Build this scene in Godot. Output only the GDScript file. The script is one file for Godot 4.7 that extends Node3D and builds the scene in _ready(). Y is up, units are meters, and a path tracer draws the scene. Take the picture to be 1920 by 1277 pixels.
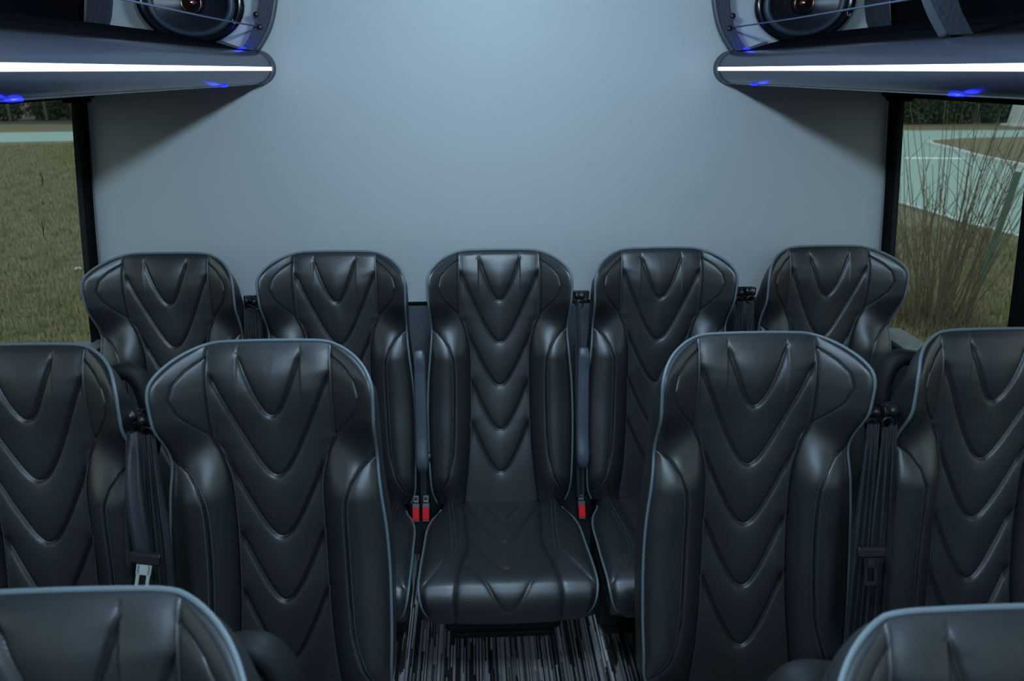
extends Node3D
# Rear rows of a small coach, seen from the aisle. Metres, y up, the rear wall lies towards -z, the floor at y = 0.

const REAR_Z := -2.40        # inner face of the rear wall
const GROUND := -0.85        # lawn outside
const RECLINE := 0.1220     # backrest recline, radians
const VT := 0.735            # backrest length
const JOIN := Vector3(0, 0.385, 0)

var M := {}
var taken := {}
var rng := RandomNumberGenerator.new()

# ---------------------------------------------------------------- mesh builder
class MB:
	var v := PackedVector3Array()
	var n := PackedVector3Array()
	var uv := PackedVector2Array()
	var idx := PackedInt32Array()

	func piece(pv: PackedVector3Array, pi: PackedInt32Array, puv: PackedVector2Array, hint: Vector3) -> void:
		# smooth piece; with hint == ZERO the piece is closed and is turned outwards by its volume
		var pn := PackedVector3Array()
		pn.resize(pv.size())
		var total := 0.0
		var lean := Vector3.ZERO
		var mid := Vector3.ZERO
		for p in pv:
			mid += p
		mid /= maxf(1.0, pv.size())
		for k in range(0, pi.size(), 3):
			var a := pv[pi[k]]
			var c := (pv[pi[k + 2]] - a).cross(pv[pi[k + 1]] - a)
			pn[pi[k]] += c
			pn[pi[k + 1]] += c
			pn[pi[k + 2]] += c
			total += (a - mid).dot(c)
			lean += c
		var flip := (total < 0.0) if hint == Vector3.ZERO else (lean.dot(hint) < 0.0)
		var at := v.size()
		v.append_array(pv)
		for k in pn.size():
			var q := pn[k].normalized()
			if q == Vector3.ZERO:
				q = Vector3.UP
			n.append(-q if flip else q)
		if puv.size() == pv.size():
			uv.append_array(puv)
		else:
			for p in pv:
				uv.append(Vector2(p.x, p.y + p.z))
		for k in range(0, pi.size(), 3):
			idx.append(at + pi[k])
			idx.append(at + (pi[k + 2] if flip else pi[k + 1]))
			idx.append(at + (pi[k + 1] if flip else pi[k + 2]))

	func grid(rows: Array, wrap := false, hint := Vector3.ZERO, uvrows: Array = []) -> void:
		var pv := PackedVector3Array()
		var puv := PackedVector2Array()
		var pi := PackedInt32Array()
		var w: int = rows[0].size()
		for r in rows.size():
			pv.append_array(rows[r])
			if uvrows.size():
				puv.append_array(uvrows[r])
		for r in rows.size() - 1:
			for c in (w if wrap else w - 1):
				var a := r * w + c
				var b := r * w + (c + 1) % w
				var d := a + w
				var e := b + w
				if pv[a].distance_squared_to(pv[b]) < 1e-12 and pv[d].distance_squared_to(pv[e]) < 1e-12:
					continue
				pi.append_array(PackedInt32Array([a, b, e, a, e, d]))
		if pi.size():
			piece(pv, pi, puv, hint)

	func flat(pts: PackedVector3Array, hint: Vector3) -> void:
		# a flat convex polygon
		var pi := PackedInt32Array()
		for k in range(1, pts.size() - 1):
			pi.append_array(PackedInt32Array([0, k, k + 1]))
		piece(pts, pi, PackedVector2Array(), hint)

	func box(c: Vector3, s: Vector3, b := Basis.IDENTITY, r := 0.0) -> void:
		# box with chamfered edges; shading normals stay flat on the faces
		var h := s * 0.5
		r = minf(r, minf(h.x, minf(h.y, h.z)) * 0.9)
		var at := v.size()
		var ids := {}
		for sx in [-1, 1]:
			for sy in [-1, 1]:
				for sz in [-1, 1]:
					for ax in 3:
						var sg := Vector3(sx, sy, sz)
						var p := Vector3(h.x - r, h.y - r, h.z - r)
						p[ax] = h[ax]
						p *= sg
						var nn := Vector3.ZERO
						nn[ax] = sg[ax]
						ids[[sx, sy, sz, ax]] = v.size()
						v.append(c + b * p)
						n.append((b * nn).normalized())
						var q := b * p + c
						uv.append(Vector2(q.x + q.y, q.z + q.y))
		var tri := func(i0: int, i1: int, i2: int) -> void:
			var cr := (v[i2] - v[i0]).cross(v[i1] - v[i0])
			if cr.length_squared() < 1e-20:
				return
			if cr.dot((v[i0] + v[i1] + v[i2]) / 3.0 - c) < 0:
				idx.append_array(PackedInt32Array([i0, i2, i1]))
			else:
				idx.append_array(PackedInt32Array([i0, i1, i2]))
		for ax in 3:
			var a1 := (ax + 1) % 3
			var a2 := (ax + 2) % 3
			for sg in [-1, 1]:
				var q := []
				for pr in [[-1, -1], [1, -1], [1, 1], [-1, 1]]:
					var k := [0, 0, 0]
					k[ax] = sg
					k[a1] = pr[0]
					k[a2] = pr[1]
					q.append(ids[[k[0], k[1], k[2], ax]])
				tri.call(q[0], q[1], q[2])
				tri.call(q[0], q[2], q[3])
			if r > 0.0:
				for s1 in [-1, 1]:
					for s2 in [-1, 1]:
						var lo := [0, 0, 0]
						lo[ax] = -1
						lo[a1] = s1
						lo[a2] = s2
						var hi := lo.duplicate()
						hi[ax] = 1
						var p0: int = ids[[lo[0], lo[1], lo[2], a1]]
						var p1: int = ids[[hi[0], hi[1], hi[2], a1]]
						var p2: int = ids[[hi[0], hi[1], hi[2], a2]]
						var p3: int = ids[[lo[0], lo[1], lo[2], a2]]
						tri.call(p0, p1, p2)
						tri.call(p0, p2, p3)
		if r > 0.0:
			for sx in [-1, 1]:
				for sy in [-1, 1]:
					for sz in [-1, 1]:
						tri.call(ids[[sx, sy, sz, 0]], ids[[sx, sy, sz, 1]], ids[[sx, sy, sz, 2]])

	func tube(path: PackedVector3Array, radii: Variant, segs := 8, closed := false) -> void:
		var rows := []
		var m := path.size()
		var up := Vector3.ZERO
		for k in m:
			var t: Vector3
			if closed:
				t = (path[(k + 1) % m] - path[(k - 1 + m) % m]).normalized()
			else:
				t = (path[mini(k + 1, m - 1)] - path[maxi(k - 1, 0)]).normalized()
			if up == Vector3.ZERO:
				up = Vector3.RIGHT if absf(t.x) < 0.8 else Vector3.UP
			up = (up - t * up.dot(t)).normalized()
			var side := t.cross(up)
			var rad: float = radii if radii is float else radii[k]
			var row := PackedVector3Array()
			for j in segs:
				var a := TAU * j / segs
				row.append(path[k] + (up * cos(a) + side * sin(a)) * rad)
			rows.append(row)
		if closed:
			rows.append(rows[0])
		else:
			var cap0 := PackedVector3Array()
			var cap1 := PackedVector3Array()
			for j in segs:
				cap0.append(path[0])
				cap1.append(path[m - 1])
			rows.insert(0, cap0)
			rows.append(cap1)
		grid(rows, true)

	func prism(poly: PackedVector2Array, o: Vector3, ex: Vector3, ey: Vector3, dir: Vector3, bev := 0.0) -> void:
		# polygon in the plane (ex, ey) at o, extruded along dir; flat caps, smooth sides kept apart from the caps
		var front := PackedVector3Array()
		var back := PackedVector3Array()
		for p in poly:
			front.append(o + ex * p.x + ey * p.y)
			back.append(o + ex * p.x + ey * p.y + dir)
		var tri := Geometry2D.triangulate_polygon(poly)
		piece(front, tri, PackedVector2Array(), -dir)
		piece(back, tri, PackedVector2Array(), dir)
		# sides: split at sharp corners
		var mid := Vector3.ZERO
		for p in front:
			mid += p / front.size()
		var m := poly.size()
		for k in m:
			var k2 := (k + 1) % m
			var e := poly[k2] - poly[k]
			var out := ex * e.y - ey * e.x
			if not Geometry2D.is_polygon_clockwise(poly):
				pass
			else:
				out = -out
			piece(PackedVector3Array([front[k], front[k2], back[k2], back[k]]), PackedInt32Array([0, 1, 2, 0, 2, 3]), PackedVector2Array(), out)

	func lathe(prof: PackedVector2Array, o: Vector3, axis: Vector3, sx := 1.0, sy := 1.0, segs := 32, ux := Vector3.ZERO) -> void:
		# prof: (radius, height along axis)
		var a := axis.normalized()
		var e1 := ux if ux != Vector3.ZERO else a.cross(Vector3.UP if absf(a.y) < 0.9 else Vector3.RIGHT).normalized()
		var e2 := a.cross(e1).normalized()
		var rows := []
		for p in prof:
			var row := PackedVector3Array()
			for j in segs:
				var t := TAU * j / segs
				row.append(o + e1 * cos(t) * p.x * sx + e2 * sin(t) * p.x * sy + a * p.y)
			rows.append(row)
		grid(rows, true)

	func mesh() -> ArrayMesh:
		var arr := []
		arr.resize(Mesh.ARRAY_MAX)
		arr[Mesh.ARRAY_VERTEX] = v
		arr[Mesh.ARRAY_NORMAL] = n
		arr[Mesh.ARRAY_TEX_UV] = uv
		arr[Mesh.ARRAY_INDEX] = idx
		var m := ArrayMesh.new()
		m.add_surface_from_arrays(Mesh.PRIMITIVE_TRIANGLES, arr)
		return m

# ---------------------------------------------------------------- scene helpers
func numbered(called: String) -> String:
	var k: int = taken.get(called, 0)
	taken[called] = k + 1
	return called if k == 0 else "%s_%03d" % [called, k]

func put(b: MB, called: String, m: Material, parent: Node = self) -> MeshInstance3D:
	var o := MeshInstance3D.new()
	o.mesh = b.mesh()
	o.material_override = m
	o.name = numbered(called) if parent == self else called
	parent.add_child(o, true)
	return o

func tag(o: Node, label: String, category: String, group := "", kind := "") -> Node:
	o.set_meta("label", label)
	o.set_meta("category", category)
	if group:
		o.set_meta("group", group)
	if kind:
		o.set_meta("kind", kind)
	return o

func thing(called: String, label: String, category: String, at := Vector3.ZERO, group := "") -> Node3D:
	var o := Node3D.new()
	o.name = numbered(called)
	add_child(o)
	o.position = at
	tag(o, label, category, group)
	return o

func struct(o: Node, label: String, category := "structure") -> Node:
	return tag(o, label, category, "", "structure")

func copy(src: Node3D, called: String, label: String, at: Vector3, group: String) -> Node3D:
	var c: Node3D = src.duplicate()
	c.name = numbered(called)
	add_child(c)
	c.position = at
	c.set_meta("label", label)
	c.set_meta("group", group)
	return c

func mat(c: Color, rough := 0.6, metal := 0.0, spec := 0.5) -> StandardMaterial3D:
	var m := StandardMaterial3D.new()
	m.albedo_color = c.linear_to_srgb()      # colours are given as linear base colours
	m.roughness = rough
	m.metallic = metal
	m.metallic_specular = spec
	return m

func glow(c: Color, energy: float) -> StandardMaterial3D:
	var m := mat(Color(0.8, 0.8, 0.8), 0.4)
	m.emission_enabled = true
	m.emission = c.linear_to_srgb()
	m.emission_energy_multiplier = energy
	return m

func tex(img: Image) -> ImageTexture:
	return ImageTexture.create_from_image(img)

func noise_img(w: int, freq: float, seed_: int, type := FastNoiseLite.TYPE_SIMPLEX_SMOOTH, oct := 4) -> Image:
	var f := FastNoiseLite.new()
	f.seed = seed_
	f.noise_type = type
	f.frequency = freq
	f.fractal_octaves = oct
	return f.get_seamless_image(w, w)

func bump(m: StandardMaterial3D, img: Image, cm: float, scale: Vector3) -> void:
	m.heightmap_enabled = true
	m.heightmap_texture = tex(img)
	m.heightmap_scale = cm
	m.uv1_triplanar = true
	m.uv1_scale = scale

func fit(a: Array, t: float) -> float:
	# smooth curve through [t, value] pairs
	var k := 0
	var last := a.size() - 1
	if t <= a[0][0]:
		return a[0][1]
	if t >= a[last][0]:
		return a[last][1]
	while k < last - 1 and a[k + 1][0] < t:
		k += 1
	var t0: float = a[k][0]
	var t1: float = a[k + 1][0]
	var p0: float = a[k][1]
	var p1: float = a[k + 1][1]
	var h := t1 - t0
	var d := (p1 - p0) / h
	var m0 := d
	var m1 := d
	if k > 0:
		var dp: float = (p0 - a[k - 1][1]) / (t0 - a[k - 1][0])
		m0 = 0.5 * (d + dp) if dp * d > 0.0 else 0.0
	if k + 1 < last:
		var dn: float = (a[k + 2][1] - p1) / (a[k + 2][0] - t1)
		m1 = 0.5 * (d + dn) if dn * d > 0.0 else 0.0
	var s := (t - t0) / h
	var s2 := s * s
	var s3 := s2 * s
	return (2 * s3 - 3 * s2 + 1) * p0 + (s3 - 2 * s2 + s) * h * m0 + (-2 * s3 + 3 * s2) * p1 + (s3 - s2) * h * m1

func seg_dist(p: Vector2, line: PackedVector2Array) -> float:
	var best := 1e9
	for k in line.size() - 1:
		var a := line[k]
		var ab := line[k + 1] - a
		var t := clampf((p - a).dot(ab) / ab.length_squared(), 0.0, 1.0)
		best = minf(best, p.distance_squared_to(a + ab * t))
	return sqrt(best)

func smooth_line(pts: Array, steps := 8) -> PackedVector3Array:
	var c := Curve3D.new()
	var m := pts.size()
	for k in m:
		var tan_: Vector3 = (pts[mini(k + 1, m - 1)] - pts[maxi(k - 1, 0)]) / 6.0
		c.add_point(pts[k], -tan_, tan_)
	var out := PackedVector3Array()
	for k in (m - 1) * steps + 1:
		out.append(c.samplef(float(k) / steps))
	return out

# ---------------------------------------------------------------- materials
func make_materials() -> void:
	var grain := noise_img(256, 0.09, 11, FastNoiseLite.TYPE_CELLULAR, 2)
	M.leather = mat(Color(0.0070, 0.0092, 0.0118), 0.44, 0.0, 0.82)
	bump(M.leather, grain, 0.012, Vector3(9, 9, 9))
	# perforated leather: rows of small holes
	var tile := Image.create(64, 64, false, Image.FORMAT_RGB8)
	tile.fill(Color.WHITE)
	for y in 64:
		for x in 64:
			var d := 99.0
			for c in [Vector2(16, 16), Vector2(48, 48)]:
				d = minf(d, Vector2(x + 0.5, y + 0.5).distance_to(c))
			var g := smoothstep(6.5, 10.0, d)
			tile.set_pixel(x, y, Color(g, g, g))
	var rt := Image.create(64, 64, false, Image.FORMAT_RGB8)
	for y in 64:
		for x in 64:
			var g2 := tile.get_pixel(x, y).r
			var r2 := lerpf(1.0, 0.46, g2)
			rt.set_pixel(x, y, Color(r2, r2, r2))
	var at := Image.create(64, 64, false, Image.FORMAT_RGB8)
	for y in 64:
		for x in 64:
			var g3 := lerpf(0.25, 1.0, tile.get_pixel(x, y).r)
			at.set_pixel(x, y, Color(g3, g3, g3))
	M.perforated = mat(Color(0.0070, 0.0092, 0.0118), 1.0, 0.0, 0.82)
	M.perforated.albedo_texture = tex(at)
	M.perforated.roughness_texture = tex(rt)
	M.perforated.heightmap_enabled = true
	M.perforated.heightmap_texture = tex(tile)
	M.perforated.heightmap_scale = 0.02
	M.perforated.uv1_scale = Vector3(1.0 / 0.0038, 1.0 / 0.0038, 1)
	M.piping = mat(Color(0.10, 0.125, 0.14), 0.55)
	M.thread = mat(Color(0.07, 0.08, 0.09), 0.7)
	M.dark_thread = mat(Color(0.003, 0.0035, 0.004), 0.85, 0.0, 0.2)
	M.shell = mat(Color(0.012, 0.013, 0.015), 0.5)
	M.black_plastic = mat(Color(0.008, 0.009, 0.010), 0.38)
	M.black_matte = mat(Color(0.006, 0.007, 0.008), 0.75)
	M.handle = mat(Color(0.006, 0.007, 0.008), 0.6, 0.0, 0.3)
	M.arm_plastic = mat(Color(0.055, 0.065, 0.082), 0.42)
	M.web = mat(Color(0.012, 0.0145, 0.021), 0.5, 0.0, 0.45)
	var wv := Image.create(32, 32, false, Image.FORMAT_RGB8)
	for y in 32:
		for x in 32:
			var hgt := 0.5 + 0.5 * sin(TAU * (x / 8.0)) * cos(TAU * (y / 8.0 + 0.5 * floorf(x / 4.0)))
			wv.set_pixel(x, y, Color(hgt, hgt, hgt))
	bump(M.web, wv, 0.03, Vector3(110, 110, 110))
	M.chrome = mat(Color(0.75, 0.80, 0.80), 0.42, 0.55)
	M.steel_dark = mat(Color(0.05, 0.055, 0.06), 0.32, 0.7)
	M.red = mat(Color(0.60, 0.004, 0.010), 0.5, 0.0, 0.25)
	M.red.emission_enabled = false
	# rear wall: smooth grey laminate
	M.wall = mat(Color(0.355, 0.372, 0.378), 0.5, 0.0, 0.35)
	bump(M.wall, noise_img(256, 0.03, 5), 0.012, Vector3(2.2, 2.2, 2.2))
	M.wall_low = mat(Color(0.055, 0.066, 0.078), 0.85)
	bump(M.wall_low, noise_img(256, 0.2, 6), 0.05, Vector3(4, 4, 4))
	M.ceiling = mat(Color(0.45, 0.48, 0.50), 0.6)
	M.side_wall = mat(Color(0.10, 0.115, 0.125), 0.7)
	M.liner = mat(Color(0.0035, 0.004, 0.006), 0.95, 0.0, 0.1)
	bump(M.liner, noise_img(256, 0.25, 8), 0.08, Vector3(5, 5, 5))
	M.rubber = mat(Color(0.005, 0.0055, 0.006), 0.8, 0.0, 0.12)
	M.alu_trim = mat(Color(0.30, 0.34, 0.36), 0.4, 0.3)
	M.rack_nose = mat(Color(0.062, 0.068, 0.098), 0.24, 0.6)
	M.rib = mat(Color(0.022, 0.027, 0.040), 0.6)
	bump(M.rib, noise_img(256, 0.05, 21), 0.08, Vector3(8, 8, 8))
	M.rib_edge = mat(Color(0.045, 0.055, 0.068), 0.5)
	M.cord = mat(Color(0.05, 0.06, 0.10), 0.6)
	M.led = glow(Color(0.93, 0.96, 1.0), 3.2)
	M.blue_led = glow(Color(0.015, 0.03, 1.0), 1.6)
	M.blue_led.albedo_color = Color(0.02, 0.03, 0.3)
	M.lamp = glow(Color(0.77, 0.90, 1.0), 2.0)
	M.speaker_rim = mat(Color(0.005, 0.006, 0.008), 0.16)
	M.speaker_cone = mat(Color(0.010, 0.013, 0.020), 0.33)
	M.speaker_roll = mat(Color(0.022, 0.030, 0.045), 0.5)
	M.copper = mat(Color(0.55, 0.20, 0.14), 0.25, 1.0)
	M.mark = mat(Color(0.45, 0.5, 0.55), 0.5)
	# tinted safety glass
	M.glass = StandardMaterial3D.new()
	M.glass.transparency = BaseMaterial3D.TRANSPARENCY_ALPHA
	M.glass.albedo_color = Color(0.06, 0.12, 0.09, 0.35)
	M.glass.roughness = 0.02
	M.glass.metallic_specular = 0.25
	# striped carpet, one tile of 0.6 m
	var cw := 512
	var cp := Image.create(cw, cw, false, Image.FORMAT_RGB8)
	var ch := Image.create(cw, cw, false, Image.FORMAT_RGB8)
	var x0 := 0
	while x0 < cw:
		var wd := rng.randi_range(2, 4)
		var y0 := 0
		var first := -1.0
		while y0 < cw:
			var ln := rng.randi_range(60, 260)
			var t := rng.randf()
			var base := rng.randf_range(0.42, 0.54)
			if t < 0.40:
				base = rng.randf_range(0.15, 0.25)
			elif t < 0.78:
				base = rng.randf_range(0.60, 0.75)
			if first < 0.0:
				first = base
			elif y0 + ln >= cw - 60:
				base = first          # runs on over the edge of the tile
				ln = cw
			for y in range(y0, mini(cw, y0 + ln)):
				for x in range(x0, mini(cw, x0 + wd)):
					var q := base * rng.randf_range(0.86, 1.12)
					cp.set_pixel(x, (y + x0 * 37) % cw, Color(q * 0.97, q * 0.95, q * 0.96))
					var hh := (0.35 if x == x0 else 0.85) * rng.randf_range(0.8, 1.0)
					ch.set_pixel(x, (y + x0 * 37) % cw, Color(hh, hh, hh))
			y0 += ln
		x0 += wd
	M.carpet = StandardMaterial3D.new()
	M.carpet.albedo_texture = tex(cp)
	M.carpet.roughness = 0.95
	M.carpet.metallic_specular = 0.2
	M.carpet.heightmap_enabled = true
	M.carpet.heightmap_texture = tex(ch)
	M.carpet.heightmap_scale = 0.12
	M.carpet.uv1_triplanar = true
	M.carpet.uv1_scale = Vector3(1.0 / 0.6, 1.0 / 0.6, 1.0 / 0.6)
	# outside
	M.grass_ground = StandardMaterial3D.new()
	var gi := noise_img(512, 0.035, 31, FastNoiseLite.TYPE_SIMPLEX_SMOOTH, 6)
	var gc := Image.create(512, 512, false, Image.FORMAT_RGB8)
	for y in 512:
		for x in 512:
			var a := gi.get_pixel(x, y).r
			var b := gi.get_pixel((x * 3 + 90) % 512, (y * 3) % 512).r
			var c := Color(0.29, 0.255, 0.16).lerp(Color(0.52, 0.465, 0.32), smoothstep(0.3, 0.7, b))
			c = c.lerp(Color(0.30, 0.32, 0.16), smoothstep(0.55, 0.85, a) * 0.7)
			gc.set_pixel(x, y, c)
	M.grass_ground.albedo_texture = tex(gc)
	M.grass_ground.roughness = 0.95
	M.grass_ground.uv1_triplanar = true
	M.grass_ground.uv1_scale = Vector3(0.45, 0.45, 0.45)
	M.road = mat(Color(0.27, 0.36, 0.315), 0.85)
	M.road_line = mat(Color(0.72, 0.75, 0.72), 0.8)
	M.curb = mat(Color(0.48, 0.50, 0.47), 0.85)
	M.mulch = mat(Color(0.055, 0.040, 0.026), 0.95)
	M.leaf_dark = mat(Color(0.033, 0.058, 0.024), 0.8)
	M.leaf_light = mat(Color(0.07, 0.10, 0.03), 0.8)
	M.bark = mat(Color(0.07, 0.068, 0.056), 0.9)
	M.twig = mat(Color(0.13, 0.092, 0.055), 0.85)
	M.blade = mat(Color(1, 1, 1), 0.9)
	M.blade.vertex_color_use_as_albedo = true
	M.window_reflection = mat(Color(0.06, 0.115, 0.09), 0.6)
	M.pale = mat(Color(0.42, 0.45, 0.43), 0.8)
	M.paper = mat(Color(0.75, 0.76, 0.74), 0.8)

# ---------------------------------------------------------------- the seat
var W_ := [[0.0, .186], [.02, .194], [.035, .198], [.105, .203], [.2, .2055], [.29, .205], [.37, .201], [.44, .194], [.51, .189], [.56, .1905], [.6, .193], [.645, .1945]]
var S_ := [[0.0, .108], [.115, .095], [.2, .089], [.3, .0865], [.4, .0855], [.465, .088], [.517, .0995], [.557, .115], [.6, .115], [.69, .114], [.722, .114], [.735, .1115]]
var D_ := [[.557, .115], [.570, .128], [.587, .142], [.609, .158], [.638, .1665], [.666, .160], [.690, .143], [.702, .128], [.709, .1145]]
var B_ := [[.028, .192], [.05, .172], [.085, .154], [.15, .136], [.22, .131], [.30, .129], [.37, .128], [.43, .1305], [.465, .142], [.493, .161], [.505, .176], [.511, .187]]
# side profile of the middle of the backrest: height along it, distance ahead of the straight line
var G_ := [[0.0, 0.0], [.09, -.003], [.2, -.012], [.33, -.020], [.45, -.016], [.56, -.007], [.61, .002], [.65, .0065], [.68, .005], [.705, -.001], [.722, -.008], [.735, -.015]]
# chevrons: half width, height of the tip, height of the bottom
var VS := [[.057, .714, .594], [.1105, .682, .472], [.111, .551, .345], [.087, .372, .214], [.089, .252, .088]]
var d_line := PackedVector2Array()
var b_line := PackedVector2Array()
var s_line := PackedVector2Array()
var UP_ := Vector3(0, cos(RECLINE), -sin(RECLINE))
var FW_ := Vector3(0, sin(RECLINE), cos(RECLINE))
const VR := 0.032

func w_of(v: float) -> float:
	# half width; the shoulders are round
	if v <= 0.645:
		return fit(W_, v)
	return 0.0795 + 0.115 * sqrt(maxf(0.0, 1.0 - pow((v - 0.645) / 0.09, 2.4)))

func s_of(v: float) -> float:
	return minf(fit(S_, v), w_of(v) * 0.94)


func chevron(x: float, tipx: float, tipv: float, botv: float) -> float:
	return botv + (tipv - botv) * (sqrt(x * x + VR * VR) - VR) / (sqrt(tipx * tipx + VR * VR) - VR)

func chevron_dist(x: float, v: float, tipx: float, tipv: float, botv: float) -> float:
	var k := (tipv - botv) / (sqrt(tipx * tipx + VR * VR) - VR)
	if x > tipx:
		return Vector2(x - tipx, v - tipv).length()
	var s := k * x / sqrt(x * x + VR * VR)
	return absf(v - botv - k * (sqrt(x * x + VR * VR) - VR)) / sqrt(1.0 + s * s)

func seam_groove(d: float, deep: float, wide: float) -> float:
	# a sewn seam: a narrow cleft in a shallow valley
	if d > 0.05:
		return 0.0
	return -0.0028 * exp(-(d / 0.0015) * (d / 0.0015)) - deep * 0.6 * exp(-d / wide)

func groove(d: float, deep: float, wide: float) -> float:
	if d > 0.06:
		return 0.0
	return -deep * (0.40 * exp(-(d / 0.0034) * (d / 0.0034)) + 0.60 * exp(-d / wide))

func back_point(xs: float, v: float) -> Vector3:
	var x := absf(xs)
	var w := w_of(v)
	var s := s_of(v)
	var q := clampf((x - s) / maxf(w - s, 0.001), 0.0, 1.0)
	# basic shape: side profile, wings at the head, bolsters lower down
	var g := fit(G_, v)
	var head := smoothstep(0.49, 0.60, v)
	g += head * (1.0 - 0.30 * smoothstep(0.670, VT, v)) * 0.066 * pow(clampf((x - 0.108) / 0.0865, 0.0, 1.0), 1.2)
	var low := (1.0 - smoothstep(0.43, 0.56, v)) * smoothstep(-0.03, 0.10, v)
	g += low * (0.046 * sin(PI * pow(q, 0.75) * 0.72) - 0.008 * q)
	var e := w - x
	var rim := minf(e, VT - v)
	if rim < 0.014:
		g -= 0.009 * pow(1.0 - rim / 0.014, 2.0)
	# seams and quilting
	var seam := Vector2(x, v)
	var fade := smoothstep(0.0, 0.013, minf(e, (VT - v) * 1.2))
	if absf(x - s) < 0.06:
		g += seam_groove(absf(x - s) * 0.95, 0.0065, 0.010) * fade
	if v > 0.53 and x > 0.09:
		g += seam_groove(seg_dist(seam, d_line), 0.0045, 0.007) * fade
	if v < 0.55 and x > 0.10:
		g += seam_groove(seg_dist(seam, b_line), 0.0060, 0.008) * smoothstep(0.0, 0.006, e)
	if x < s + 0.01:
		var left_ := 1.0
		for c in VS:
			var dc := chevron_dist(x, v, c[0], c[1], c[2])
			if dc < 0.06:
				var cut := 0.40 * exp(-(dc / 0.0034) * (dc / 0.0034)) + 0.60 * exp(-dc / 0.017)
				left_ *= 1.0 - cut * (1.0 - 0.6 * smoothstep(c[1] - 0.022, c[1] + 0.004, v))
		g -= 0.0125 * (1.0 - left_) * fade * (1.0 - smoothstep(s - 0.012, s + 0.001, x))
	var vv := v + (0.004 * (1.0 - (x / 0.15) * (x / 0.15)) - 0.007) * smoothstep(0.65, VT, v)
	return JOIN + Vector3(xs, 0, 0) + UP_ * vv + FW_ * g

func rows_between(v0: float, v1: float, step: float) -> PackedFloat32Array:
	var out := PackedFloat32Array()
	var k := ceili((v1 - v0) / step)
	for i in k + 1:
		out.append(v0 + (v1 - v0) * i / k)
	return out

func region(b: MB, vs: PackedFloat32Array, lo: Callable, hi: Callable, cols: int, sgn: float, bunch := 0.75) -> void:
	var rows := []
	var uvs := []
	for v in vs:
		var a: float = lo.call(v)
		var z: float = hi.call(v)
		var row := PackedVector3Array()
		var ur := PackedVector2Array()
		for c in cols + 1:
			var u := float(c) / cols
			u -= bunch * sin(TAU * u) / TAU          # finer near the seams
			var x := sgn * lerpf(a, z, u)
			row.append(back_point(x, v))
			ur.append(Vector2(x, -v))
		rows.append(row)
		uvs.append(ur)
	b.grid(rows, false, FW_, uvs)

func dashes(b: MB, path: PackedVector3Array, pitch: float, length: float, r: float, out_: Vector3) -> void:
	# short stitches along a path, each a thin three-sided thread
	var c := Curve3D.new()
	c.bake_interval = 0.002
	for p in path:
		c.add_point(p)
	var t := pitch * 0.5
	var total := c.get_baked_length()
	while t + length < total:
		var p0 := c.sample_baked(t)
		var p1 := c.sample_baked(t + length)
		var dir := (p1 - p0).normalized()
		var side := dir.cross(out_).normalized() * r
		var up := out_.normalized() * r
		var rows := []
		for e in [p0 - up, p0, p1, p1 - up]:
			rows.append(PackedVector3Array([e + side, e + up, e - side]))
		b.grid(rows, true, out_)
		t += pitch

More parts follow.
